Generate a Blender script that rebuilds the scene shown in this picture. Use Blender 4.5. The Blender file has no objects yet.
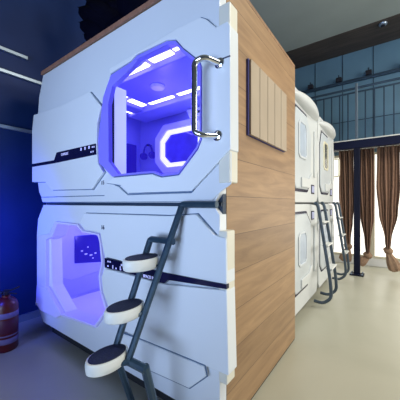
import bpy, bmesh, math, random
from mathutils import Vector, Matrix
from mathutils.geometry import tessellate_polygon
random.seed(7)
C = bpy.context.scene.collection
PI = math.pi
# ---------------------------------------------------------------- survey: the camera stands at the origin, 1.11 m up
F = 262.0; HZ = 203.0; CX = 200.0; EYE = 1.11
YAW = math.radians(36.2)
RX, RY = math.cos(YAW), math.sin(YAW)
VX, VY = -math.sin(YAW), math.cos(YAW)

def py_(px, py, Y):                       # measured point on a plane y = Y -> (x, z)
    a = (px - CX) / F
    Z = Y / (a * RY + VY)
    return (Z * (a * RX + VX), EYE + (HZ - py) / F * Z)

def px_(px, py, X):                       # measured point on a plane x = X -> (y, z)
    a = (px - CX) / F
    Z = X / (a * RX + VX)
    return (Z * (a * RY + VY), EYE + (HZ - py) / F * Z)

# ---------------------------------------------------------------- materials
def mat(name, col, rough=.5, metal=0., emit=None, es=0., var=.06, scale=6., bump=0., coat=0., trans=0., spec=.5):
    m = bpy.data.materials.new(name); m.use_nodes = True
    nt = m.node_tree; b = nt.nodes['Principled BSDF']
    tc = nt.nodes.new('ShaderNodeTexCoord')
    n = nt.nodes.new('ShaderNodeTexNoise'); n.inputs['Scale'].default_value = scale; n.inputs['Detail'].default_value = 5
    nt.links.new(tc.outputs['Object'], n.inputs['Vector'])
    r = nt.nodes.new('ShaderNodeValToRGB')
    r.color_ramp.elements[0].position = .3; r.color_ramp.elements[1].position = .7
    r.color_ramp.elements[0].color = tuple(c * (1 - var) for c in col) + (1,)
    r.color_ramp.elements[1].color = tuple(min(1, c * (1 + var)) for c in col) + (1,)
    nt.links.new(n.outputs['Fac'], r.inputs['Fac']); nt.links.new(r.outputs['Color'], b.inputs['Base Color'])
    b.inputs['Roughness'].default_value = rough; b.inputs['Metallic'].default_value = metal
    b.inputs['Coat Weight'].default_value = coat; b.inputs['Transmission Weight'].default_value = trans
    b.inputs['Specular IOR Level'].default_value = spec
    if emit:
        b.inputs['Emission Color'].default_value = tuple(emit) + (1,); b.inputs['Emission Strength'].default_value = es
    if bump:
        bp = nt.nodes.new('ShaderNodeBump'); bp.inputs['Strength'].default_value = bump; bp.inputs['Distance'].default_value = .01
        nt.links.new(n.outputs['Fac'], bp.inputs['Height']); nt.links.new(bp.outputs['Normal'], b.inputs['Normal'])
    return m

def wood(name, c1, c2, axis='y', rough=.45, plank=.19, lo=.35):
    m = bpy.data.materials.new(name); m.use_nodes = True
    nt = m.node_tree; N = nt.nodes; L = nt.links; b = N['Principled BSDF']
    tc = N.new('ShaderNodeTexCoord'); sp = N.new('ShaderNodeSeparateXYZ'); L.new(tc.outputs['Object'], sp.inputs[0])
    al = sp.outputs['Y'] if axis == 'y' else sp.outputs['X']
    ac = sp.outputs['Z'] if axis == 'y' else sp.outputs['Y']
    # plank index, random offset per plank
    dv = N.new('ShaderNodeMath'); dv.operation = 'DIVIDE'; L.new(ac, dv.inputs[0]); dv.inputs[1].default_value = plank
    fl = N.new('ShaderNodeMath'); fl.operation = 'FLOOR'; L.new(dv.outputs[0], fl.inputs[0])
    fr = N.new('ShaderNodeMath'); fr.operation = 'FRACT'; L.new(dv.outputs[0], fr.inputs[0])
    wn = N.new('ShaderNodeTexWhiteNoise'); wn.noise_dimensions = '1D'; L.new(fl.outputs[0], wn.inputs['W'])
    cb = N.new('ShaderNodeCombineXYZ')
    m1 = N.new('ShaderNodeMath'); m1.operation = 'MULTIPLY_ADD'; L.new(al, m1.inputs[0]); m1.inputs[1].default_value = 1.6; 
    m2 = N.new('ShaderNodeMath'); m2.operation = 'MULTIPLY'; L.new(wn.outputs['Value'], m2.inputs[0]); m2.inputs[1].default_value = 13
    L.new(m2.outputs[0], m1.inputs[2])
    L.new(m1.outputs[0], cb.inputs[0])
    m3 = N.new('ShaderNodeMath'); m3.operation = 'MULTIPLY'; L.new(ac, m3.inputs[0]); m3.inputs[1].default_value = 16
    L.new(m3.outputs[0], cb.inputs[1])
    no = N.new('ShaderNodeTexNoise'); no.inputs['Scale'].default_value = 1.3; no.inputs['Detail'].default_value = 8; no.inputs['Roughness'].default_value = .62
    no.inputs['Distortion'].default_value = .7
    L.new(cb.outputs[0], no.inputs['Vector'])
    rp = N.new('ShaderNodeValToRGB'); rp.color_ramp.elements[0].position = lo; rp.color_ramp.elements[1].position = .68
    rp.color_ramp.elements[0].color = tuple(c2) + (1,); rp.color_ramp.elements[1].color = tuple(c1) + (1,)
    L.new(no.outputs['Fac'], rp.inputs['Fac'])
    # seam
    g = N.new('ShaderNodeMath'); g.operation = 'LESS_THAN'; L.new(fr.outputs[0], g.inputs[0]); g.inputs[1].default_value = .02
    tone = N.new('ShaderNodeMath'); tone.operation = 'MULTIPLY_ADD'; L.new(wn.outputs['Value'], tone.inputs[0]); tone.inputs[1].default_value = .22; tone.inputs[2].default_value = .86
    mx = N.new('ShaderNodeVectorMath'); mx.operation = 'SCALE'; L.new(rp.outputs['Color'], mx.inputs[0]); L.new(tone.outputs[0], mx.inputs['Scale'])
    mix = N.new('ShaderNodeMix'); mix.data_type = 'RGBA'
    L.new(g.outputs[0], mix.inputs['Factor']); L.new(mx.outputs[0], mix.inputs['A']); mix.inputs['B'].default_value = tuple(c * .55 for c in c2) + (1,)
    L.new(mix.outputs['Result'], b.inputs['Base Color'])
    b.inputs['Roughness'].default_value = rough
    return m

M = {}
M['pod'] = mat('pod_white', (.74, .80, .88), .28, coat=.3, var=.02, scale=2)
M['pod2'] = mat('pod_white_raised', (.80, .86, .93), .28, coat=.3, var=.02, scale=2)
M['edge'] = mat('pod_edge_lit', (.78, .77, .68), .35, var=.02)  # cream tone stands in for warm light on the side faces
M['cabin'] = mat('cabin_plastic', (.36, .35, .86), .32, var=.03, scale=3)
M['bezel'] = mat('bezel_plastic_glow', (.24, .22, .92), .35, emit=(.10, .06, 1), es=.10, var=.05)  # slight emission stands in for light behind the plastic
M['lilac'] = mat('lilac_glow', (.62, .62, .97), .35, emit=(.35, .33, 1), es=.14, var=.03)  # emission imitates cabin light on the lilac plastic
M['led'] = mat('led_blue_white', (.8, .8, 1), .4, emit=(.50, .47, 1), es=5.5, var=.01)
M['ledring'] = mat('led_ring', (.8, .8, 1), .4, emit=(.55, .55, 1), es=1.4, var=.01)
M['jamb'] = mat('jamb_glow_white', (.72, .76, .95), .4, emit=(.62, .72, 1), es=.55, var=.02)  # emission added so the jamb looks brightly lit; it is no lamp
M['jamblow'] = mat('jamb_glow_lilac', (.66, .66, .95), .4, emit=(.5, .5, 1), es=.14, var=.02)  # lower jamb, its lit look put in as emission
M['seam'] = mat('cover_seam', (.10, .17, .30), .6, var=.05)  # dark colour painted as shade around the raised covers
M['glass'] = mat('mirror_glass', (.10, .09, .55), .05, metal=.6, emit=(.05, .03, .5), es=.35, var=.2, scale=9)
M['screen'] = mat('display_glass', (.01, .01, .12), .15, emit=(.03, .015, .75), es=.45, var=.1)
M['strip'] = mat('control_strip', (.006, .006, .045), .2, var=.2)
M['groove'] = mat('seam_dark', (.015, .035, .075), .5, var=.1)
M['mark'] = mat('printed_marks', (.7, .7, 1), .5, emit=(.5, .5, 1), es=.25, var=.01)
M['numb'] = mat('number_print', (.03, .04, .10), .6, var=.05)
M['mattress'] = mat('mattress_vinyl_glow', (.62, .60, .95), .5, emit=(.4, .35, 1), es=.16, var=.03)  # emission stands in for cabin light falling on the bed
M['chrome'] = mat('chrome', (.75, .77, .8), .09, metal=1, var=.02)
M['slate'] = mat('slate_tube', (.035, .072, .115), .38, metal=.35, var=.08, scale=20)
M['rimw'] = mat('step_white', (.80, .83, .80), .35, var=.02)
M['pad'] = mat('step_pad', (.006, .012, .05), .75, var=.3, scale=150, bump=.4)
M['wood'] = wood('oak_laminate', (.42, .265, .140), (.285, .172, .090))
M['wood2'] = wood('oak_laminate_top', (.40, .245, .140), (.265, .155, .088), axis='x')
M['woodedge'] = mat('oak_edge', (.30, .15, .10), .5, var=.2, scale=30)
M['slat'] = mat('beige_slat', (.43, .35, .26), .5, var=.05)
M['slatd'] = mat('slat_groove', (.10, .08, .11), .6, var=.1)
M['dark'] = mat('dark_base', (.012, .014, .018), .6, var=.2)
M['navy'] = mat('navy_wall', (.008, .030, .13), .5, var=.12, scale=3, spec=.25)
M['steel'] = mat('brushed_steel', (.34, .42, .52), .35, metal=.6, var=.05)
M['bluewall'] = mat('blue_panel', (.13, .26, .38), .45, var=.08, scale=2)
M['blueseam'] = mat('panel_seam', (.02, .045, .08), .6, var=.1)
M['ceil'] = mat('grey_plaster', (.33, .38, .37), .8, var=.06, scale=2)
M['beam'] = mat('navy_beam', (.004, .007, .032), .5, var=.1, spec=.2)
M['post'] = mat('post_steel', (.004, .006, .022), .5, var=.1, spec=.2)
M['rail'] = mat('rail_steel', (.045, .08, .13), .35, metal=.5, var=.08)
M['railw'] = mat('rail_bright', (.14, .19, .25), .35, metal=.3, var=.05)
M['curtain'] = mat('brown_linen', (.235, .135, .09), .85, var=.16, scale=30, bump=.3)
M['knot'] = mat('tan_linen', (.30, .19, .12), .85, var=.16, scale=30, bump=.3)
M['frame'] = mat('window_frame', (.62, .58, .45), .5, var=.04)
M['pane'] = mat('frosted_pane', (.9, .9, .86), .5, emit=(1, .97, .90), es=1.15, var=.02)
M['sill'] = mat('white_sill', (.75, .75, .72), .5, var=.03)
M['brown'] = wood('dark_brown_board', (.095, .075, .064), (.045, .036, .032), axis='x', rough=.6, plank=.16)
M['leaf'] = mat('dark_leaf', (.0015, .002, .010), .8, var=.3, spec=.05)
M['pot'] = mat('dark_pot', (.02, .02, .04), .6, var=.1)
M['red'] = mat('red_enamel', (.09, .001, .004), .4, coat=.1, var=.05)
M['band'] = mat('white_band', (.16, .13, .28), .45, var=.1)
M['black'] = mat('black_rubber', (.01, .01, .02), .6, var=.2)
M['podwarm'] = mat('pod_cream', (.66, .69, .70), .35, var=.03, scale=2)
M['podcool'] = mat('pod_cool', (.62, .67, .72), .35, var=.04, scale=2)
M['podwarm2'] = mat('pod_door', (.58, .63, .67), .3, var=.05, scale=4)
M['podblue'] = mat('pale_blue_pane', (.50, .58, .70), .2, var=.1)
M['glassgrey'] = mat('grey_pane', (.16, .17, .16), .12, var=.3)
M['badge'] = mat('badge_lilac', (.42, .45, .70), .35, var=.05)
M['cream'] = mat('cream_trim', (.78, .74, .56), .4, var=.04)
M['laddertube'] = mat('ladder_tube', (.06, .085, .115), .35, metal=.3, var=.08)
M['white'] = mat('white_plastic', (.8, .82, .8), .4, var=.02)

def floor_mat():
    m = bpy.data.materials.new('polished_screed'); m.use_nodes = True
    nt = m.node_tree; N = nt.nodes; L = nt.links; b = N['Principled BSDF']
    tc = N.new('ShaderNodeTexCoord')
    n1 = N.new('ShaderNodeTexNoise'); n1.inputs['Scale'].default_value = 1.1; n1.inputs['Detail'].default_value = 8; n1.inputs['Distortion'].default_value = .6
    L.new(tc.outputs['Object'], n1.inputs['Vector'])
    r = N.new('ShaderNodeValToRGB'); r.color_ramp.elements[0].position = .3; r.color_ramp.elements[1].position = .75
    r.color_ramp.elements[0].color = (.41, .405, .32, 1); r.color_ramp.elements[1].color = (.50, .49, .40, 1)
    L.new(n1.outputs['Fac'], r.inputs['Fac']); L.new(r.outputs['Color'], b.inputs['Base Color'])
    n2 = N.new('ShaderNodeTexNoise'); n2.inputs['Scale'].default_value = 5; n2.inputs['Detail'].default_value = 4
    L.new(tc.outputs['Object'], n2.inputs['Vector'])
    r2 = N.new('ShaderNodeMapRange'); r2.inputs['To Min'].default_value = .26; r2.inputs['To Max'].default_value = .42
    L.new(n2.outputs['Fac'], r2.inputs['Value']); L.new(r2.outputs['Result'], b.inputs['Roughness'])
    return m
M['floor'] = floor_mat()

# ---------------------------------------------------------------- mesh helpers
class MB:
    def __init__(s): s.v = []; s.f = []
    def add(s, vs, fs):
        k = len(s.v); s.v += [Vector(v) for v in vs]; s.f += [tuple(i + k for i in f) for f in fs]; return s
    def box(s, x0, x1, y0, y1, z0, z1):
        x0, x1 = sorted((x0, x1)); y0, y1 = sorted((y0, y1)); z0, z1 = sorted((z0, z1))
        return s.add([(x0, y0, z0), (x1, y0, z0), (x1, y1, z0), (x0, y1, z0), (x0, y0, z1), (x1, y0, z1), (x1, y1, z1), (x0, y1, z1)],
                     [(0, 3, 2, 1), (4, 5, 6, 7), (0, 1, 5, 4), (1, 2, 6, 5), (2, 3, 7, 6), (3, 0, 4, 7)])
    def prism(s, outer, a, b, hole=None, axis='y'):       # 2-D outline extruded from a to b along an axis
        loops = [outer] + ([hole] if hole else [])
        def P(p, t): return (p[0], t, p[1]) if axis == 'y' else ((t, p[0], p[1]) if axis == 'x' else (p[0], p[1], t))
        flat = [p for l in loops for p in l]; n = len(flat)
        tris = tessellate_polygon([[Vector((p[0], p[1], 0)) for p in l] for l in loops])
        vs = [P(p, a) for p in flat] + [P(p, b) for p in flat]
        fs = []
        if hole:
            fs += [tuple(t) for t in tris] + [tuple(i + n for i in reversed(t)) for t in tris]
        else:
            fs += [tuple(range(n)), tuple(range(2 * n - 1, n - 1, -1))]
        k = 0
        for l in loops:
            m = len(l)
            for i in range(m): fs.append((k + i, k + (i + 1) % m, n + k + (i + 1) % m, n + k + i))
            k += m
        return s.add(vs, fs)
    def tube(s, pts, r, n=10, flat=1.0):
        pts = [Vector(p) for p in pts]; rings = []
        up = Vector((0, 0, 1)); prev = None
        for i, p in enumerate(pts):
            if i == 0: d = pts[1] - p
            elif i == len(pts) - 1: d = p - pts[i - 1]
            else: d = (pts[i + 1] - p).normalized() + (p - pts[i - 1]).normalized()
            d.normalize()
            if prev is None:
                a = d.cross(up)
                if a.length < .2: a = d.cross(Vector((0, 1, 0)))
            else: a = prev - d * prev.dot(d)
            a.normalize(); prev = a; b = d.cross(a)
            rr = r[i] if isinstance(r, (list, tuple)) else r
            rings.append([p + a * rr * math.cos(2 * PI * j / n) + b * rr * flat * math.sin(2 * PI * j / n) for j in range(n)])
        vs = [v for rg in rings for v in rg]; fs = []
        for i in range(len(rings) - 1):
            for j in range(n):
                fs.append((i * n + j, i * n + (j + 1) % n, (i + 1) * n + (j + 1) % n, (i + 1) * n + j))
        fs.append(tuple(range(n))[::-1]); fs.append(tuple((len(rings) - 1) * n + j for j in range(n)))
        return s.add(vs, fs)
    def lathe(s, prof, c=(0, 0, 0), n=24, sx=1, sy=1, rot=None):
        vs = []; fs = []
        for r, z in prof:
            for j in range(n):
                v = Vector((r * sx * math.cos(2 * PI * j / n), r * sy * math.sin(2 * PI * j / n), z))
                if rot: v = rot @ v
                vs.append(v + Vector(c))
        k = len(prof)
        for i in range(k - 1):
            for j in range(n):
                fs.append((i * n + j, i * n + (j + 1) % n, (i + 1) * n + (j + 1) % n, (i + 1) * n + j))
        fs.append(tuple(range(n))[::-1]); fs.append(tuple((k - 1) * n + j for j in range(n)))
        return s.add(vs, fs)
    def build(s, name, m, parent=None, bevel=0., smooth=False, seg=2):
        off = Vector((0, 0, 0)); p = parent
        while p is not None:
            off += p.location; p = p.parent
        me = bpy.data.meshes.new(name)
        me.from_pydata([v - off for v in s.v], [], s.f)
        bm = bmesh.new(); bm.from_mesh(me); bmesh.ops.recalc_face_normals(bm, faces=bm.faces); bm.to_mesh(me); bm.free()
        me.materials.append(m)
        o = bpy.data.objects.new(name, me); C.objects.link(o); o.parent = parent
        if smooth:
            for f in me.polygons: f.use_smooth = True
            me.set_sharp_from_angle(angle=math.radians(40))
        if bevel:
            b = o.modifiers.new('bevel', 'BEVEL'); b.width = bevel; b.segments = seg; b.limit_method = 'ANGLE'; b.angle_limit = math.radians(35)
        return o

def fillet(pts, r=.04, n=6):
    pts = [Vector(p) for p in pts]; out = [pts[0]]
    for i in range(1, len(pts) - 1):
        a, b, c = pts[i - 1], pts[i], pts[i + 1]
        d1 = (a - b); d2 = (c - b)
        rr = min(r, d1.length * .45, d2.length * .45)
        p1 = b + d1.normalized() * rr; p2 = b + d2.normalized() * rr
        for k in range(n + 1):
            t = k / n; out.append(p1 * (1 - t) ** 2 + b * 2 * t * (1 - t) + p2 * t * t)
    out.append(pts[-1]); return out

def thing(name, label, cat, loc=(0, 0, 0), group=None):
    o = bpy.data.objects.new(name, None); C.objects.link(o); o.location = loc; o.empty_display_size = .1
    o['label'] = label; o['category'] = cat
    if group: o['group'] = group
    return o
def tag(o, label, cat, group=None):
    o['label'] = label; o['category'] = cat
    if group: o['group'] = group
    return o
def struct(o): o['kind'] = 'structure'; return o

def text(name, s, size, loc, m, parent, rot=(PI / 2, 0, 0), ext=.0008):
    cu = bpy.data.curves.new(name, 'FONT'); cu.body = s; cu.size = size; cu.extrude = ext; cu.offset = .0007
    t = bpy.data.objects.new(name + '_src', cu); C.objects.link(t)
    bpy.context.view_layer.update()
    me = bpy.data.meshes.new_from_object(t.evaluated_get(bpy.context.evaluated_depsgraph_get()))
    bpy.data.objects.remove(t); me.name = name
    me.materials.clear(); me.materials.append(m)
    o = bpy.data.objects.new(name, me); C.objects.link(o); o.parent = parent
    off = Vector((0, 0, 0)); p = parent
    while p is not None: off += p.location; p = p.parent
    o.location = Vector(loc) - off; o.rotation_euler = rot
    return o

# ================================================================ SETTING
H = 3.9
struct(MB().box(-2.8, 4.5, -3.0, 5.6, -.1, 0).build('floor', M['floor']))
struct(MB().box(-2.95, -2.8, -3.0, 5.6, 0, H).build('wall_left', M['navy']))
struct(MB().box(-2.95, 4.5, -3.0, 4.85, H, H + .12).build('ceiling', M['ceil']))
struct(MB().box(-2.95, 4.5, 4.85, 5.6, H - .012, H + .1).build('trim_1', M['brown']))
for i, z in enumerate((1.79, 2.285)):
    struct(MB().box(-2.8, -2.775, -1.5, 1.6, z - .015, z + .015).build('trim_%d' % (i + 2), M['steel'], bevel=.003))
struct(MB().box(-2.8, -2.775, -1.5, 1.04, 2.465, 2.495).build('trim_4', M['steel'], bevel=.003))
struct(MB().box(-2.8, -2.78, -3, 5.5, 0, .065).build('baseboard_left', M['steel'], bevel=.004))
# back wall: blue panels above the gallery
struct(MB().box(-2.95, 4.5, 5.56, 5.7, 2.0, H).box(-2.95, 4.5, 5.60, 5.7, .14, 2.0).build('wall_back', M['bluewall']))
wp = MB()
for k in range(-4, 10):
    x = -.745 + .483 * k
    wp.box(x - .006, x + .006, 5.553, 5.562, 2.1, H)
wp.box(-2.8, 4.5, 5.553, 5.562, 2.62, 2.63)
struct(wp.build('trim_5', M['blueseam']))
struct(MB().box(-2.8, 4.5, 5.50, 5.56, 3.325, 3.375).build('trim_6', M['rail'], bevel=.006))
# low wall, windows
struct(MB().box(-2.95, 4.5, 5.5, 5.7, 0, .14).build('baseboard_back', M['sill'], bevel=.01))
for i, (a, b) in enumerate(((-2.79, -1.25), (-1.25, -.28), (-.28, 1.1), (1.1, 4.45))):
    fr = struct(MB().prism([(a, .14), (b, .14), (b, 2.0), (a, 2.0)], 5.5, 5.598, hole=[(a + .04, .18), (b - .04, .18), (b - .04, 1.96), (a + .04, 1.96)]).build('window_%d' % (i + 1), M['frame']))
    MB().box(a + .04, b - .04, 5.535, 5.55, .18, 1.96).build('pane', M['pane'], fr)
# gallery beam and deck
struct(MB().box(-2.8, 4.5, 4.66, 4.76, 1.955, 2.075).build('trim_7', M['beam'], bevel=.006))
struct(MB().box(-2.8, 4.5, 4.665, 5.56, 2.076, 2.092).build('trim_8', M['sill']))

# clips on the wall trim
for x in (-1.30, -.80, -.33, .16):
    t = thing('wall_clip', 'black clip on the steel trim of the blue panelled wall', 'clip', (x, 5.5, 3.375), 'black clips along the blue panel trim')
    MB().box(x - .045, x + .045, 5.46, 5.545, 3.375, 3.45).build('clip_base', M['black'], t, bevel=.004)
    MB().tube([(x, 5.47, 3.45), (x, 5.47, 3.49)], .012).build('lever', M['rail'], t, smooth=True)

# smoke detector on the brown band
sx, sy = 0, 0
a = (383 - CX) / F; Z = (H - EYE) * F / (HZ - 22.5)
sx, sy = Z * (a * RX + VX), Z * (a * RY + VY)
sd = thing('smoke_detector', 'small round white smoke detector on the dark brown ceiling band', 'detector', (sx, sy, H - .012))
MB().lathe([(.055, 0), (.058, -.012), (.05, -.028), (.03, -.034)], (sx, sy, H - .012), 20).build('housing', M['steel'], sd, smooth=True)
MB().lathe([(.028, 0), (.03, -.008), (.02, -.016)], (sx, sy, H - .046), 16).build('sensor', M['black'], sd, smooth=True)

# gallery guard rail
gr = thing('guard_railing', 'steel guard railing with thin balusters on the gallery beam', 'railing', (-.44, 4.7, 2.09))
MB().tube([(-2.75, 4.7, 2.89), (4.4, 4.7, 2.89)], .017).build('handrail', M['rail'], gr, smooth=True)
MB().box(-2.75, 4.4, 4.69, 4.71, 2.815, 2.835).build('upper_bar', M['rail'], gr)
k = 0
x = -.44 - .116 * 19
while x < 2.2:
    if abs(x + .44) > .03:
        MB().box(x - .009, x + .009, 4.691, 4.709, 2.092, 2.83).build('baluster', M['rail'], gr)
    x += .116
MB().box(-.458, -.422, 4.68, 4.72, 2.092, 2.96).build('newel_post', M['railw'], gr, bevel=.004)

# steel post under the beam
sp = thing('support_post', 'dark navy steel post with a flat base plate under the gallery beam', 'post', (-.433, 4.70, 0))
MB().box(-.475, -.391, 4.66, 4.74, .02, 1.955).build('column', M['post'], sp, bevel=.008)
MB().box(-.525, -.341, 4.61, 4.79, 0, .02).build('base_plate', M['post'], sp, bevel=.004)
for dx in (-.07, .07):
    for dy in (-.07, .07):
        MB().lathe([(.012, 0), (.012, .015), (.008, .018)], (-.433 + dx, 4.70 + dy, .02), 6).build('bolt', M['steel'], sp)

# ================================================================ CURTAINS
def curtain(label, xc, w, yc, prof, knot_z, tail, seed, z_top=1.975, lean=0):
    rnd = random.Random(seed)
    t = thing('curtain', label, 'curtain', (xc, yc, 0), 'brown knotted curtains below the gallery')
    nz, nx = 30, 72
    vs = []; fs = []
    ph = rnd.random() * 6
    def wid(z):
        for (z0, w0), (z1, w1) in zip(prof, prof[1:]):
            if z1 <= z <= z0:
                u = (z - z1) / (z0 - z1); u = u * u * (3 - 2 * u); return w1 + (w0 - w1) * u
        return prof[-1][1]
    for i in range(nz + 1):
        z = z_top + (knot_z - z_top) * i / nz
        ww = wid(z) * w; dep = .035 + .03 * (1 - ww / w)
        cx = xc + lean * (i / nz) ** 1.6
        for j in range(nx):
            u = j / (nx - 1)
            fold = math.sin(u * PI * 13 + ph + .1 * math.sin(i * .2)) * .6 + .4 * math.sin(u * PI * 6.3 + ph * 2)
            yy = yc + fold * dep * (1 - .3 * i / nz) - (1 - (2 * u - 1) ** 2) * .04 * (1 - ww / w)
            vs.append((cx + (u - .5) * ww + .004 * math.sin(i * .3 + u * 9), yy, z))
    for i in range(nz):
        for j in range(nx - 1):
            fs.append((i * nx + j, i * nx + j + 1, (i + 1) * nx + j + 1, (i + 1) * nx + j))
    o = MB().add(vs, fs).build('drape', M['curtain'], t, smooth=True)
    o.modifiers.new('thick', 'SOLIDIFY').thickness = .004
    kx = xc + lean
    def lump(c, r, sq, rz, name):
        m = MB(); vs = []; n, q = 28, 14; rot = Matrix.Rotation(rz, 3, 'Y')
        for a_ in range(q + 1):
            th = PI * a_ / q
            for b_ in range(n):
                f_ = 2 * PI * b_ / n
                rr = r * (1 + .10 * math.sin(5 * f_ + 3 * th) + .05 * math.sin(9 * f_ - 4 * th))
                p = rot @ Vector((rr * math.sin(th) * math.cos(f_), rr * .8 * math.sin(th) * math.sin(f_), rr * sq * math.cos(th)))
                vs.append(p + Vector(c))
        fs = [(a_ * n + b_, a_ * n + (b_ + 1) % n, (a_ + 1) * n + (b_ + 1) % n, (a_ + 1) * n + b_) for a_ in range(q) for b_ in range(n)]
        return m.add(vs, fs).build(name, M['knot'], t, smooth=True)
    lump((kx, yc - .02, knot_z - .015), .062, .8, .5, 'knot')
    tx, tz, tr, rot = tail
    # tail: a flared loose end below the knot
    n = 26; vs = []; fs = []
    d = Vector((tx, -.02, tz)) ; q = 9
    side = Vector((-d.z, 0, d.x)).normalized()
    for i in range(q):
        u = i / (q - 1); r = .03 + (tr - .03) * math.sin(u * PI * .62) ** 1.0
        if i == q - 1: r *= .55
        c = Vector((kx, yc - .02, knot_z - .05)) + d * u
        for b_ in range(n):
            f_ = 2 * PI * b_ / n; rr = r * (1 + .16 * math.sin(6 * f_ + rot + u * 2))
            vs.append(c + side * rr * math.cos(f_) + Vector((0, 1, 0)) * rr * .7 * math.sin(f_))
    for i in range(q - 1):
        for b_ in range(n): fs.append((i * n + b_, i * n + (b_ + 1) % n, (i + 1) * n + (b_ + 1) % n, (i + 1) * n + b_))
    fs.append(tuple(range(n))); fs.append(tuple((q - 1) * n + b_ for b_ in range(n)))
    MB().add(vs, fs).build('tail', M['knot'], t, smooth=True)
    return t
def cpos(px, Y): return py_(px, 200, Y)[0]
YC = 4.92
xl, xr = cpos(376.5, YC), cpos(400.5, YC)
curtain('rightmost brown curtain, tied in a knot above the floor', (xl + xr) / 2, xr - xl, YC,
        [(1.98, .96), (1.4, 1.0), (.95, .78), (.55, .30), (.35, .16), (0, .16)], .40, (.10, -.26, .075, .4), 3, lean=.0)
xl, xr = cpos(358.5, YC), cpos(374.5, YC)
curtain('brown knotted curtain directly right of the navy steel post', (xl + xr) / 2, xr - xl, YC,
        [(1.98, .95), (1.4, 1.0), (.9, .85), (.5, .42), (.3, .25), (0, .2)], .30, (-.13, -.10, .07, .2), 5, lean=.02)
xl, xr = cpos(338.5, YC), cpos(354, YC)
curtain('brown knotted curtain directly left of the navy steel post', (xl + xr) / 2, xr - xl, YC,
        [(1.98, .98), (1.2, 1.0), (.8, .72), (.5, .40), (.3, .28), (0, .2)], .42, (-.05, -.22, .08, .2), 8, lean=.03)
MB_r = thing('curtain_rail', 'thin navy curtain rail under the gallery beam', 'rail', (0, YC, 1.99))
MB().tube([(-2.7, YC, 2.0), (4.3, YC, 2.0)], .012).build('rod', M['beam'], MB_r, smooth=True)
for xx in (-2.0, -.43, 1.2, 2.8):
    MB().box(xx - .01, xx + .01, YC - .01, YC + .01, 2.0, 2.078).build('bracket', M['beam'], MB_r)

# ================================================================ NEAR POD UNIT (two stacked pods in an oak case)
XR = -.635; YF = 1.02; YR = 1.0; YB = 1.08; YE = 2.177; XLc = -2.50
def pr(pts, Y): return [py_(p[0], p[1], Y) if len(p) == 2 else (p[1], p[2]) for p in pts]
cs = thing('wooden_side_panel', 'tall oak laminate board wall closing the end of the near stacked pods', 'panel', (XR - .01, 1.6, 0))
ct = thing('wooden_top_board', 'thin oak board lying on top of the near stacked pods', 'board', (-1.55, 1.6, 2.206))
MB().box(XR - .022, XR, 1.083, YE, .012, 2.205).build('side_panel', M['wood'], cs, bevel=.002)
MB().box(-2.42, XR, 1.012, YE, 2.207, 2.230).build('board', M['wood2'], ct, bevel=.002)
MB().box(-2.42, XR, 1.004, 1.0115, 2.205, 2.233).build('front_edging', M['woodedge'], ct)
MB().box(XR - .02, XR - .004, 1.10, YE, 0, .012).build('plinth', M['dark'], cs)

def shell(z0, z1, t, name='cabin_shell', m=None):
    s = MB(); x0, x1, y0, y1 = XLc, XR - .026, YB + .002, YE - .002; w = .02
    s.box(x0, x0 + w, y0, y1, z0, z1); s.box(x1 - w, x1, y0, y1, z0, z1)
    s.box(x0 + w, x1 - w, y1 - w, y1, z0, z1)
    s.box(x0 + w, x1 - w, y0, y1 - w, z0, z0 + w); s.box(x0 + w, x1 - w, y0, y1 - w, z1 - w, z1)
    return s.build(name, m or M['cabin'], t)

def grown(poly, d):
    A = sum(p[0] * q[1] - q[0] * p[1] for p, q in zip(poly, poly[1:] + poly[:1])); sg = 1 if A > 0 else -1
    out = []; n = len(poly)
    for i in range(n):
        a_, b_, c_ = Vector(poly[i - 1]), Vector(poly[i]), Vector(poly[(i + 1) % n])
        e1 = (b_ - a_).normalized(); e2 = (c_ - b_).normalized()
        n1 = Vector((e1.y, -e1.x)) * sg; n2 = Vector((e2.y, -e2.x)) * sg
        m_ = (n1 + n2); m_ = m_.normalized() if m_.length > .01 else n1
        k_ = d / max(.45, m_.dot(n1)); out.append((b_.x + m_.x * k_, b_.y + m_.y * k_))
    return out
def seam(poly, Y, parent, d=.005, clip=None):  # dark strip painted as gap shadow along a cover's outline
    g_ = grown(poly, d)
    if clip: g_ = [(min(clip, p[0]), p[1]) for p in g_]
    MB().prism(g_, Y - .0012, Y + .003).build('seam_shadow', M['seam'], parent)
# ---- upper pod
up = thing('sleeping_pod', 'upper near white capsule pod with octagonal blue-lit opening and chrome handle', 'sleeping pod', (-1.55, 1.6, 1.12), 'stacked capsule pods')
holeU_px = [(112, 86), (132, 67), (138, 59), (167, 45), (175, 44), (182, 52), (198.2, 64), (199.6, 69), (199.6, 138), (196, 147), (177.5, 172.5), (161, 174.5), (152, 171), (118, 174), (108.5, 161), (108, 104)]
bezU_px = [(103, 97), (110.6, 75), (131, 62), (137, 55.5), (167, 41), (175.5, 40.5), (182.5, 48.5), (199, 61.5), (200.8, 67.5), (200.8, 139), (197, 148.5), (178, 174.2), (161, 176.2), (152, 172.8), (112, 176.5), (99, 163), (98, 139)]
baseU = pr([(43, 86), (39, 97.5), (38, 112), (36, 120), (36, 175), (38, 183), (39, 192), (43.5, 202.6)], YF) + \
        [(-.665, 1.112), (XR, 1.155), (XR, 2.204)]
baseU[0] = (baseU[0][0], 2.204)
MB().prism(baseU, YF, YB, hole=pr(bezU_px, YF)).build('front_shell', M['pod'], up, bevel=.004)
leftU = pr([(33.5, 115), (60, 106), (89, 91.5), (101, 106), (97, 122), (96.5, 139), (97.5, 163), (103, 172), (91.5, 189), (51, 190), (45, 182), (32, 182), (32, 130)], YR)
lc = MB().prism(leftU, YR, YF, ).build('left_cover', M['pod2'], up, bevel=.004); seam(leftU, YF, lc)
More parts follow.
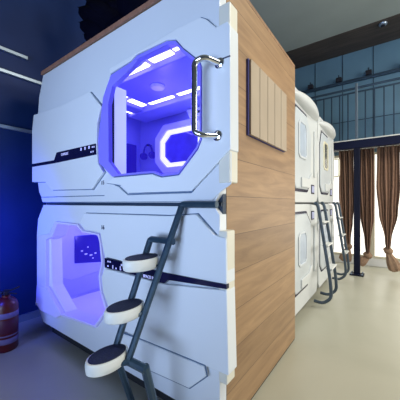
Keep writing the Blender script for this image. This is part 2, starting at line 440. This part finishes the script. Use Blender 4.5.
rightU = pr([(109, 68.5), (180, 26.5), (200, 17), (206, 19), (216, 27), (227.5, 21), (229.8, 25), (230, 56), (230.3, 149), (191, 191), (128, 193), (120, 185), (106, 183), (113, 177.6), (152, 174), (161, 177.4), (178.8, 175.2), (198, 149.2), (201.8, 139), (201.8, 67), (199.8, 60.6), (183, 47.5), (175.8, 39.4), (166.8, 40), (136.4, 54.4), (130.4, 60.8), (110, 73.5)], YR)
rc = MB().prism(rightU, YR, YB - .001).build('right_cover', M['pod2'], up, bevel=.004); seam(rightU, YF - .009, rc, clip=XR - .01)
# seam line across the right cover
zz = py_(222, 59, YR)[1]
MB().box(-.66, py_(230, 56, YR)[0] + .001, YR - .0015, YR + .002, zz - .003, zz + .003).build('cover_seam', M['numb'], up)
# side trims wrapping the right edge, warm side light put into their cream colour
for (za, zb, xo) in ((1.79, 2.0, -.574), (1.20, 1.775, -.573)):
    MB().box(XR + .002, xo, YR + .006, YB, za, zb).build('edge_trim', M['edge'], up, bevel=.006)
lowU = pr([(41, 197.5), (104, 195.8), (111, 183.5), (119, 187), (127.5, 195), (191.5, 193), (231, 151.5), (231, 184)], YF - .008)
lowU += [(py_(222, 193, YF)[0], py_(222, 191.5, YF)[1]), (-.68, 1.118), (py_(43.5, 203, YF)[0], 1.118)]
lw = MB().prism(lowU, YF - .008, YF).build('lower_cover', M['pod'], up, bevel=.003); seam(lowU[:6] + lowU[-2:], YF, lw)
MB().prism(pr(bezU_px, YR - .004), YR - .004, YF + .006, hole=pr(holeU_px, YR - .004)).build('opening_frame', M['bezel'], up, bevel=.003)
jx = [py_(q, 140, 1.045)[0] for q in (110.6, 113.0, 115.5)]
MB().box(jx[0] - .01, jx[1], 1.035, 1.055, 1.33, 1.86).build('slit_shade', M['groove'], up)  # dark strip standing in for the shaded slit beside the jamb
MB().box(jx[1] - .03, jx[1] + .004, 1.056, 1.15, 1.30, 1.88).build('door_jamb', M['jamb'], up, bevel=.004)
# control strip
sU = pr([(32, 164), (54, 160.2), (56.5, 152.5), (95.5, 143.5), (96, 154.5), (54, 163.3), (32, 167)], YR - .004)
def icon(p, a, b, c, d, e, f): MB().box(a, b, c, d, e, f).build('icon', M['mark'], p)
so = MB().prism(sU, YR - .004, YR).build('control_strip', M['strip'], up)
x, z = py_(61, 155.8, YR - .006); text('lettering', 'CAPSULE', .026, (x, YR - .0052, z), M['mark'], so, rot=(PI / 2, 0, 0))
for (u, v) in ((81, 149.2), (85, 148.3), (89, 147.3)):
    x, z = py_(u, v, YR - .005); icon(so, x - .008, x + .008, YR - .0055, YR - .004, z - .010, z + .010)
for (u, v) in ((92.3, 147), (94, 146.7), (93, 151.5), (91, 152)):
    x, z = py_(u, v, YR - .005); icon(so, x - .006, x + .006, YR - .0055, YR - .004, z - .005, z + .005)
x, z = py_(101.2, 184.6, YF); text('number_mark', '15', .036, (x, YF - .0015, z), M['numb'], up)
# handle
MB().tube(fillet([(-.622, 1.0, 1.735), (-.655, .925, 1.742), (-.70, .915, 1.73), (-.70, .915, 1.42), (-.665, .925, 1.405), (-.632, 1.0, 1.412)], .03, 6), .0135, 14).build('grab_handle', M['chrome'], up, smooth=True)
for (hx, hz_) in ((-.622, 1.735), (-.632, 1.412)):
    MB().lathe([(.024, 0), (.024, .006), (.016, .012)], (hx, YR, hz_), 20, rot=Matrix.Rotation(PI / 2, 3, 'X')).build('handle_flange', M['chrome'], up, smooth=True)
shell(1.125, 2.195, up)
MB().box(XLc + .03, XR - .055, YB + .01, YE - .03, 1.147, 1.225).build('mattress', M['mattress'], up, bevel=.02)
# ceiling panel, led strips
ZC = 2.085
cp = MB(); cp.box(-1.93, -.80, 1.32, 1.74, ZC - .018, 2.174); cp.build('ceiling_panel', M['cabin'], up, bevel=.01)
def led(x0, x1, y0, y1, z0=ZC, z1=ZC + .012): MB().box(x0, x1, y0, y1, z0, z1).build('light_strip', M['led'], up, bevel=.004)
led(-1.72, -1.39, 1.225, 1.30); led(-1.34, -1.15, 1.215, 1.29); led(-1.125, -.95, 1.205, 1.27)
led(-2.03, -1.96, 1.36, 1.56); led(-2.05, -1.98, 1.62, 1.80)
led(-1.93, -1.62, 1.765, 1.82); led(-1.56, -1.20, 1.765, 1.82); led(-1.12, -.85, 1.765, 1.82)
MB().box(-2.30, -2.26, 1.3, 2.0, ZC + .0, 2.1).build('light_strip', M['led'], up)
cf = MB(); cf.box(-2.35, -.75, 1.10, 1.20, ZC - .012, 2.174); cf.box(-2.35, -.75, 1.86, 2.12, ZC - .03, 2.174)
cf.box(-2.25, -2.09, 1.20, 1.86, ZC - .012, 2.174); cf.build('ceiling_frame', M['cabin'], up, bevel=.012)
MB().lathe([(.055, 0), (.06, -.01), (.05, -.024), (.02, -.028)], (-1.54, 1.52, ZC - .018), 24).build('air_vent', M['lilac'], up, smooth=True)
def octo(cx, cz, hw, hh, c=.38):
    a = hh * 2 * c * .5; b = hw * .36
    return [(cx - hw, cz - hh + a), (cx - hw + b, cz - hh), (cx + hw - b, cz - hh), (cx + hw, cz - hh + a), (cx + hw, cz + hh - a), (cx + hw - b, cz + hh), (cx - hw + b, cz + hh), (cx - hw, cz + hh - a)]
YI = YE - .024
mo = MB().prism(octo(-1.80, 1.70, .36, .27, .5), YI - .07, YI, hole=octo(-1.80, 1.70, .285, .20, .5)).build('mirror_surround', M['lilac'], up, bevel=.012)
MB().prism(octo(-1.80, 1.70, .283, .198, .5), YI - .055, YI - .02, hole=octo(-1.80, 1.70, .235, .155, .5)).build('light_ring', M['ledring'], mo, bevel=.006)
MB().prism(octo(-1.80, 1.70, .235, .155, .5), YI - .03, YI - .02).build('mirror_glass', M['glass'], mo)
MB().prism([(-1.62, 1.95), (-1.40, 1.95), (-1.36, 2.04), (-1.66, 2.04)], YI - .12, YI).build('speaker_box', M['lilac'], up, bevel=.008)
MB().box(-1.55, -1.46, YI - .124, YI - .119, 1.98, 2.005).build('speaker_slot', M['black'], up)
# headset hanging by the mirror, slim dark panel in the corner, wall ribs
MB().box(-2.474, -2.462, 1.93, 2.08, 1.40, 1.80).build('wall_panel', M['screen'], up, bevel=.01)
for xx in (-1.16, -.98):
    MB().box(xx - .02, xx + .02, YI - .03, YI, 1.25, 2.05).build('wall_rib', M['lilac'], up, bevel=.006)
hs = thing('headphones', 'dark headphones hung on the back wall beside the glowing octagonal mirror', 'headphones', (-2.29, YI - .05, 1.66))
arc = [(-2.29 + .07 * math.cos(t), YI - .05, 1.69 + .10 * math.sin(t)) for t in [PI * i / 12 for i in range(13)]]
MB().tube(arc, .010, 8).build('headband', M['screen'], hs, smooth=True)
for sx_ in (-1, 1):
    MB().lathe([(.03, -.018), (.042, -.01), (.042, .01), (.03, .018)], (-2.29 + sx_ * .072, YI - .05, 1.66), 16, sy=1.2, rot=Matrix.Rotation(PI / 2, 3, 'Y')).build('ear_cup', M['screen'], hs, smooth=True)
MB().box(-2.30, -2.28, YI - .06, YI, 1.775, 1.79).build('hook', M['black'], hs)

# ---- lower pod
lo = thing('sleeping_pod', 'lower near white capsule pod with glowing lilac bed opening at its left end', 'sleeping pod', (-1.55, 1.6, .08), 'stacked capsule pods')
bezL_px = [(55, 221.5), (77, 224), (82, 230.5), (98.5, 234), (100.5, 243), (102.5, 263), (99.5, 276), (101, 291), (107, 310), (95, 328), (58, 315), (46, 309), (37.5, 283), (37.5, 236), (49, 233.5)]
holeL_px = [(57, 223.8), (76.5, 226), (81.5, 232), (97.5, 235.5), (99.2, 243), (101, 263), (98.2, 276), (99.7, 291), (105.2, 310), (94, 325.5), (61, 313.5), (45.5, 287), (45.5, 240), (52, 236.5)]
baseL = pr([(43.5, 206.6), (38, 219.5), (37, 235), (37, 281), (37, 304), (41, 315), (43.5, 322)], YF)
baseL = [(baseL[0][0], 1.093)] + baseL[1:] + [(XR - .02, baseL[-1][1]), (XR, baseL[-1][1] + .05), (XR, 1.055), (-.665, 1.093)]
MB().prism(baseL, YF, YB, hole=pr(bezL_px, YF)).build('front_shell', M['pod'], lo, bevel=.004)
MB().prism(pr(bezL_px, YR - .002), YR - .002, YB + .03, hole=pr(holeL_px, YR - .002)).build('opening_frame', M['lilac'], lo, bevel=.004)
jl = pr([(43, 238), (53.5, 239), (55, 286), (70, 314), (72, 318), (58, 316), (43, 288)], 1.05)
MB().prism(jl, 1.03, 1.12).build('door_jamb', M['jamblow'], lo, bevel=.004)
L1 = pr([(84, 213.3), (168, 216), (196, 214.3), (214, 235), (226, 238), (226.5, 284.5), (165, 273), (104.5, 256.5), (102, 244), (100, 232.8), (84, 229.5), (79.5, 222.6)], YR)
c1 = MB().prism(L1, YR, YB - .001).build('upper_cover', M['pod2'], lo, bevel=.004); seam(L1, YF, c1, clip=XR - .01)
L2 = pr([(104.8, 268.5), (165, 284.5), (226.5, 290.5), (228.5, 376), (144, 340.5), (108.5, 324), (109, 310), (102.5, 291), (101.5, 277), (104, 269)], YR)
c2 = MB().prism(L2, YR, YB - .001).build('lower_cover', M['pod2'], lo, bevel=.004)
L3 = pr([(144, 341.5), (204, 366.5), (206, 376.5), (189, 388.5), (146, 369), (120, 356), (120, 333)], YR - .006)
c3 = MB().prism(L3, YR - .006, YF - .001).build('service_hatch', M['pod2'], lo, bevel=.004); seam(L3, YR, c3)
for (za, zb) in ((.80, .985), (.30, .775)):
    MB().box(XR + .002, -.588, YR + .006, YB, za, zb).build('edge_trim', M['edge'], lo, bevel=.006)
LC = pr([(36.5, 285), (46, 288), (61, 315.5), (56, 318), (41, 311), (35.5, 304)], YR - .012)
MB().prism(LC, YR - .012, YR + .02).build('corner_block', M['lilac'], lo, bevel=.006)
MB().lathe([(.014, 0), (.014, .006), (.006, .008)], (py_(38.3, 303, YR)[0], YR - .012, py_(38.3, 303, YR)[1]), 14, rot=Matrix.Rotation(PI / 2, 3, 'X')).build('screw_cap', M['white'], lo)
sL = pr([(104.5, 258), (165, 272.5), (226.5, 284.8), (226.5, 289.2), (168, 280), (164, 283.5), (142, 277.5), (123.5, 272), (104.7, 267.5)], YR - .004)
so = MB().prism(sL, YR - .004, YF - .002).build('control_strip', M['strip'], lo)
x, z = py_(143, 277, YR - .006); text('lettering', 'SPACE INN', .022, (x, YR - .0052, z), M['mark'], so)
for (u, v) in ((108, 261.5), (110, 261.8), (121.5, 265), (116, 268.5), (108, 266), (120.5, 269.5)):
    x, z = py_(u, v, YR - .005); icon(so, x - .006, x + .006, YR - .0055, YR - .004, z - .005, z + .005)
for (u, v) in ((112.8, 267), (120.3, 268.2)):
    x, z = py_(u, v, YR - .005); icon(so, x - .004, x + .004, YR - .0055, YR - .004, z - .011, z + .011)
x, z = py_(101.3, 229, YR); text('number_mark', '16', .036, (x, YR - .0015, z), M['numb'], lo)
shell(.085, 1.105, lo, m=mat('lower_cabin', (.60, .60, .93), .4, var=.03))
MB().box(XLc + .03, XR - .055, YB + .035, YE - .03, .107, .20).build('mattress', M['mattress'], lo, bevel=.02)
XS = XLc + .02
tvp = [px_(75, 236, XS + .012), px_(96, 234.5, XS + .012), px_(100, 239, XS + .012), px_(102, 262, XS + .012), px_(75, 263.5, XS + .012)]
tv = MB().prism(tvp, XS, XS + .012, axis='x').build('display', M['screen'], lo, bevel=.004)
for (u, v, w_) in ((82, 251, .010), (86, 254, .014), (91, 255, .014), (95.5, 253, .010), (88, 247, .006), (93, 258, .006)):
    y_, z_ = px_(u, v, XS + .013); icon(tv, XS + .012, XS + .0135, y_ - w_, y_ + w_, z_ - .006, z_ + .006)
# lined upholstery panel on the end wall below the display
ua = [px_(57, 281, XS + .01), px_(64, 278, XS + .01), px_(72, 279.5, XS + .01), px_(99, 271, XS + .01), px_(120, 262, XS + .01)]
ub = [px_(120, 285, XS + .01), px_(57, 307, XS + .01)]
MB().prism(ua + [(2.0, ua[-1][1]), (2.0, .21), (1.12, .21)], XS, XS + .01, axis='x').build('wall_cushion', mat('cushion_lilac', (.48, .48, .92), .5, var=.05), lo, bevel=.006)
# lights strips in the lower cabin
for (x0, x1, y0, y1) in ((-2.35, -1.3, 1.16, 1.20), (-2.35, -1.3, 1.95, 1.99)):
    MB().box(x0, x1, y0, y1, 1.07, 1.083).build('light_strip', M['led'], lo)
# seam gap between the pods and dark plinth
g = MB(); g.box(-2.40, XR - .004, 1.04, YB + .02, 1.094, 1.112)
g.prism([(-.70, 1.094), (-.70, 1.112), (XR - .002, 1.112), (XR - .002, 1.04)], 1.05, YB)
MB().prism([(-.69, 1.1125), (XR - .002, 1.16), (XR - .002, 1.1125)], 1.05, YB).build('corner_spacer', M['groove'], up)
g.build('spacer', M['groove'], lo)
MB().box(-2.36, XR - .05, 1.07, YE, 0, .084).build('plinth', M['dark'], lo)

# ================================================================ SLATTED VENT PANEL on the oak side
vp = thing('slatted_panel', 'beige five-slat panel mounted on the oak side of the case', 'panel', (XR, 1.6, 1.478))
y0, y1, z0, z1 = 1.30, 1.895, 1.478, 1.89
MB().box(XR, XR + .012, y0 - .008, y1, z0, z1).build('shadow_backing', mat('blue_shadow_board', (.05, .06, .28), .5), vp)  # left overhang painted as the panel's dark blue shadow
n = 5; w = (y1 - y0) / n
for k in range(n):
    MB().box(XR + .012, XR + .024, y0 + k * w + .003, y0 + (k + 1) * w - .003, z0 + .002, z1 - .002).build('slat', M['slat'], vp, bevel=.002)

# ================================================================ STEP LADDER of the near pods
sl = thing('step_ladder', 'slate tube ladder with three oval white rimmed treads leaning on the near pods', 'ladder', (-.95, .85, 0))
r = .0165
MB().tube(fillet([(-.628, .985, 1.103), (-.828, .985, 1.103), (-.95, .754, .405), (-.952, .752, .398)], .012, 4), r, 8, ).build('right_rail', M['slate'], sl, smooth=False)
MB().tube(fillet([(-.842, .936, .925), (-1.000, .936, .925), (-1.053, .755, .405)], .012, 4), r, 8).build('left_rail', M['slate'], sl)
MB().tube([(-1.075, .755, .402), (-.843, .763, .402)], r * 1.15, 8).build('foot_bar', M['slate'], sl)
MB().tube([(-.850, .763, .412), (-.885, .90, .0)], r * 1.15, 8).build('leg', M['slate'], sl)
MB().tube([(-1.06, .765, .402), (-1.10, .92, .0)], r, 8).build('leg', M['slate'], sl)
for (cx_, cy_, cz_) in ((-.950, .835, .828), (-.980, .760, .617), (-1.011, .692, .418)):
    o = MB().lathe([(.88, -.026), (.97, -.020), (1.0, .0), (1.0, .020), (.965, .026), (.89, .0265)], (cx_, cy_, cz_), 48, sx=.064, sy=.100)
    tr = o.build('tread', M['rimw'], sl, smooth=True)
    MB().lathe([(.88, .018), (.88, .029), (.86, .031)], (cx_, cy_, cz_), 48, sx=.064, sy=.100).build('tread_pad', M['pad'], tr, smooth=True)
    yy = .985 + (cz_ - 1.10) * .3325
    MB().tube([(-.90 - .05 * (1.1 - cz_), yy, cz_ - .012), (cx_ + .05, cy_ + .03, cz_ - .012)], .013, 8).build('bracket', M['slate'], sl)

# ================================================================ FAR PODS facing the aisle
XF = -.70
def far_pod(y0, y1, z0, z1, label, upper):
    t = thing('sleeping_pod', label, 'sleeping pod', (-1.6, (y0 + y1) / 2, z0), 'stacked capsule pods')
    yc = (y0 + y1) / 2; w = y1 - y0; zc = (z0 + z1) / 2
    MB().box(-2.6, XF - .06, y0 + .01, y1 - .01, z0, z1 - (.06 if upper else 0)).build('body', M['podcool'], t, bevel=.02)
    def P(pts): return [(y0 + a * w, z0 + b * (z1 - z0)) for a, b in pts]
    # front ring with chamfered corners and octagonal doorway
    outer = P([(.02, .06), (.07, .0), (.93, .0), (.985, .06), (.985, .30), (.97, .34), (.97, .70), (.985, .76), (.985, .90), (.90, .985), (.60, 1.0), (.10, 1.0), (.02, .93)])
    dt, dc, db = (.85, .66, .10) if upper else (.93, .80, .17)
    ring = lambda e: P([(.06 + e, db + .10), (.16 + e * .6, db + e), (.56 - e * .6, db + e), (.68 - e, db + .10), (.68 - e, dc), (.52 - e * .6, dt - e), (.16 + e * .6, dt - e), (.06 + e, dc)])
    MB().prism(outer, XF - .075, XF, hole=ring(0), axis='x').build('front_shell', M['podwarm'], t, bevel=.022, seg=3)
    if upper:
        vs = []; fs = []; na, nb = 24, 10
        for i in range(na + 1):
            u = i / na; k_ = max(0.02, math.sin(PI * min(1, max(0, u))) ** .55)
            for j in range(nb + 1):
                q = PI * j / nb
                vs.append((XF - .01 + .095 * k_ * math.sin(q), y0 + w * (.03 + .94 * u), z0 + (z1 - z0) * (.925 + (.072 if math.cos(q) > 0 else .055) * k_ * math.cos(q) - .02 * (1 - k_))))
        for i in range(na):
            for j in range(nb): fs.append((i * (nb + 1) + j, i * (nb + 1) + j + 1, (i + 1) * (nb + 1) + j + 1, (i + 1) * (nb + 1) + j))
        MB().add(vs, fs).build('brow_cover', M['podwarm'], t, smooth=True)
    MB().prism(ring(.002), XF - .06, XF + .003, hole=ring(.020), axis='x').build('door_gasket', M['strip'], t)
    dr = MB().prism(ring(.022), XF - .055, XF + .012, axis='x').build('door', M['podwarm2'], t, bevel=.012)
    # door pane in a pale frame
    wz0, wz1 = (.40, .74) if upper else (.42, .74)
    o8 = P([(.22, wz0 + .03), (.26, wz0), (.45, wz0), (.49, wz0 + .03), (.49, wz1 - .04), (.45, wz1), (.26, wz1), (.22, wz1 - .04)])
    i8 = P([(.25, wz0 + .045), (.28, wz0 + .02), (.43, wz0 + .02), (.46, wz0 + .045), (.46, wz1 - .055), (.43, wz1 - .02), (.28, wz1 - .02), (.25, wz1 - .055)])
    far = y0 > 3
    MB().prism(o8, XF + .010, XF + .022, hole=i8, axis='x').build('pane_frame', M['cream' if (far and upper) else 'podcool'], dr, bevel=.004)
    MB().prism(i8, XF + .008, XF + .015, axis='x').build('pane', M['glassgrey' if (far and upper) else 'podblue'], dr)
    # lower rib and moulded relief on the door
    MB().prism(P([(.30, db + .04), (.55, db + .04), (.66, db + .12), (.66, db + .20), (.55, db + .13), (.30, db + .13)]), XF + .010, XF + .026, axis='x').build('door_rib', M['podwarm'], dr, bevel=.010)
    bz = .10 if upper else .84
    bo = MB().prism(P([(.70, bz - .01), (.82, bz - .01), (.82, bz + .085), (.70, bz + .085)]), XF, XF + .005, axis='x').build('badge', M['strip'], t, bevel=.006)
    yb = y0 + .76 * w; zb = z0 + (bz + .0375) * (z1 - z0)
    MB().box(XF + .004, XF + .008, yb - .050, yb + .050, zb - .036, zb + .036).build('badge_face', M['badge'], bo, bevel=.006)
    MB().prism(P([(.80, .26), (.90, .30), (.95, .36), (.95, .66), (.90, .72), (.80, .76)]), XF, XF + .016, axis='x').build('side_cover', M['podwarm'], t, bevel=.010)
    if far and upper:
        hy = y0 + .985 * w - .02
        MB().tube(fillet([(XF, hy, 1.50), (XF + .075, hy, 1.50), (XF + .075, hy, 1.76), (XF, hy, 1.76)], .03), .011, 10).build('grab_handle', M['cream'], t, smooth=True)
    if not upper:
        MB().box(-2.5, XF - .09, y0 + .03, y1 - .03, 0, z0).build('plinth', M['dark'], t)
    else:
        MB().box(-2.5, XF - .02, y0 + .02, y1 - .02, z0 - .014, z0).build('spacer', M['dark'], t)
    return t
yA, yB_, yC_ = 2.215, 3.30, 4.35
far_pod(yA, yB_, .09, 1.10, 'lower white aisle pod beside the oak case, behind the nearer dark ladder', False)
far_pod(yA, yB_, 1.115, 2.16, 'upper white aisle pod right beside the oak case', True)
far_pod(yB_ + .01, yC_, .09, 1.10, 'lower white aisle pod farthest down the row, behind the farther dark ladder', False)
far_pod(yB_ + .01, yC_, 1.115, 2.16, 'upper white aisle pod farthest down the row, next to the curtains', True)

def far_ladder(ya, yb, label):
    t = thing('bunk_ladder', label, 'ladder', (-.6, (ya + yb) / 2, 0), 'dark tube ladders along the aisle')
    for y in (ya, yb):
        MB().tube(fillet([(-.665, y, 1.10), (-.645, y, 1.115), (-.625, y, 1.07), (-.51, y, .30), (-.50, y, .13), (-.58, y, .06), (-.668, y, .07)], .09, 7), .0165, 10).build('rail', M['laddertube'], t, smooth=True)
    for z in (.885, .645, .405):
        x = -.635 + (1.08 - z) / .78 * .125
        rg = MB().tube([(x, ya, z), (x, yb, z)], .014, 10).build('rung', M['laddertube'], t, smooth=True)
        MB().box(x - .035, x + .035, ya + .02, yb - .02, z + .010, z + .024).build('tread', M['white'], rg, bevel=.006)
    return t
far_ladder(2.97, 3.28, 'nearer dark tube ladder with white treads, just past the oak case')
far_ladder(4.03, 4.32, 'farther dark tube ladder with white treads, beside the navy post')

# ================================================================ PLANT on top of the near unit
pl = thing('potted_plant', 'dark broad leaf plant standing on top of the near pods', 'plant', (-1.95, 1.55, 2.228))
MB().lathe([(.10, 0), (.14, .22), (.15, .24), (.13, .24), (.12, .20)], (-1.95, 1.55, 2.234), 24).build('pot', M['pot'], pl, smooth=True)
rnd = random.Random(11)
base = Vector((-1.95, 1.55, 2.45))
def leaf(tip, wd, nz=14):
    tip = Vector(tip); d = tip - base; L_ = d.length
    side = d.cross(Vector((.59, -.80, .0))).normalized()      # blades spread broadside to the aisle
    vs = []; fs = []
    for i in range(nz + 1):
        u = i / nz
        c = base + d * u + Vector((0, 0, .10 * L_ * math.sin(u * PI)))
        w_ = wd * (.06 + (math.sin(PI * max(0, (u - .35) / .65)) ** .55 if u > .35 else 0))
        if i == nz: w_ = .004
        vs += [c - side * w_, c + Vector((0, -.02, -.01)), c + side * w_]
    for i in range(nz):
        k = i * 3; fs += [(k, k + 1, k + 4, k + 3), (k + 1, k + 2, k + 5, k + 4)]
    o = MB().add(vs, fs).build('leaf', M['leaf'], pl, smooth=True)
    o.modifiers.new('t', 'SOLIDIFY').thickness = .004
def tipat(px, py, Y):
    x, z = py_(px, py, Y); return (x, Y, z)
for (px, py, Y, wd) in ((79, 7, 1.3, .09), (87, 0, 1.35, .09), (101, -12, 1.5, .13), (118, -25, 1.6, .14), (136, -15, 1.4, .14), (150, -8, 1.5, .14), (161, 6, 1.4, .10),
                        (80, 22, 1.3, .09), (79, 47, 1.3, .06), (84, 34, 1.35, .08), (97, 8, 1.4, .11), (110, 0, 1.5, .14), (128, 2, 1.6, .15), (145, 8, 1.6, .14), (150, 18, 1.7, .10), (171, -4, 1.3, .11), (120, 15, 1.45, .15), (105, 22, 1.45, .13), (135, 20, 1.5, .12), (92, 28, 1.4, .12)):
    leaf(tipat(px, py, Y), wd)

# ================================================================ FIRE EXTINGUISHER
ex, ey = -2.376, .74
fe = thing('fire_extinguisher', 'red fire extinguisher with pale bands standing by the navy wall', 'fire extinguisher', (ex, ey, 0))
MB().lathe([(.070, 0), (.078, .012), (.078, .33), (.070, .36), (.045, .385), (.028, .395), (.028, .41)], (ex, ey, 0), 32).build('cylinder_body', M['red'], fe, smooth=True)
for (za, zb) in ((.25, .29), (.06, .10), (.115, .125)):
    MB().lathe([(.0785, za), (.0797, za + .002), (.0797, zb - .002), (.0785, zb)], (ex, ey, 0), 32).build('label_band', M['band'], fe, smooth=True)
MB().lathe([(.0784, .14), (.0788, .141), (.0788, .237), (.0784, .238)], (ex, ey, 0), 32).build('label_field', mat('dark_red_label', (.07, .004, .03), .5), fe, smooth=True)
MB().box(ex - .02, ex + .02, ey - .018, ey + .018, .41, .44).build('valve', M['black'], fe, bevel=.004)
MB().tube([(ex - .03, ey, .44), (ex + .05, ey + .02, .45), (ex + .13, ey + .04, .485)], .009, 8, flat=.6).build('squeeze_handle', M['black'], fe, smooth=True)
MB().tube([(ex - .03, ey, .427), (ex + .06, ey + .02, .427), (ex + .11, ey + .03, .432)], .008, 8, flat=.6).build('carry_handle', M['black'], fe, smooth=True)
MB().tube(fillet([(ex - .01, ey - .02, .425), (ex - .07, ey - .05, .44), (ex - .105, ey - .05, .35), (ex - .09, ey - .04, .08)], .05), .010, 10).build('hose', M['black'], fe, smooth=True)

# ================================================================ LIGHT
def area(name, loc, target, size, power, col, sy=None):
    l = bpy.data.lights.new(name, 'AREA'); l.energy = power; l.color = col; l.size = size
    if sy: l.shape = 'RECTANGLE'; l.size_y = sy
    o = bpy.data.objects.new(name, l); C.objects.link(o); o.location = loc
    o.rotation_euler = (Vector(target) - Vector(loc)).to_track_quat('-Z', 'Y').to_euler()
    o.visible_camera = True
    return o
def point(name, loc, power, col, r=.08):
    l = bpy.data.lights.new(name, 'POINT'); l.energy = power; l.color = col; l.shadow_soft_size = r
    o = bpy.data.objects.new(name, l); C.objects.link(o); o.location = loc; return o
area('daylight_right', (3.4, 3.4, 2.5), (-.4, 2.4, .8), 2.2, 140, (1, .95, .86), 1.8)
area('aisle_fill', (1.5, 2.0, 3.8), (1.4, 2.2, 0), 1.4, 85, (1, .95, .82), 1.2)  # unseen fill added overhead to light floor, wood and curtains
bw = area('blue_front_wash', (-.9, -2.4, .85), (-1.4, 1.0, 1.6), 2.0, 30, (.53, .69, 1.0)); bw.data.spread = math.radians(75)
bf = area('blue_wall_wash', (-2.15, .05, .95), (-2.8, .95, .75), .3, 9, (.02, .06, 1.0)); bf.data.spread = math.radians(100)
point('cabin_fill_upper', (-1.5, 1.55, 1.85), 3.4, (.16, .11, 1))  # point fill added mid-cabin to boost the glow of the strips
point('cabin_fill_lower', (-1.95, 1.55, .75), 6.0, (.30, .26, 1))  # same added fill for the lower cabin
w = bpy.data.worlds.new('world'); bpy.context.scene.world = w; w.use_nodes = True
bg = w.node_tree.nodes['Background']; bg.inputs['Color'].default_value = (.50, .62, .85, 1); bg.inputs['Strength'].default_value = .12

# ================================================================ CAMERA
cam = bpy.data.cameras.new('camera'); co = bpy.data.objects.new('camera', cam); C.objects.link(co)
cam.sensor_width = 36; cam.sensor_height = 36; cam.lens = F / 400 * 36; cam.shift_y = (HZ - 200) / 400
cam.clip_start = .02
co.location = (0, 0, EYE); co.rotation_euler = (PI / 2, 0, YAW)
bpy.context.scene.camera = co
bpy.context.scene.view_settings.view_transform = 'Standard'
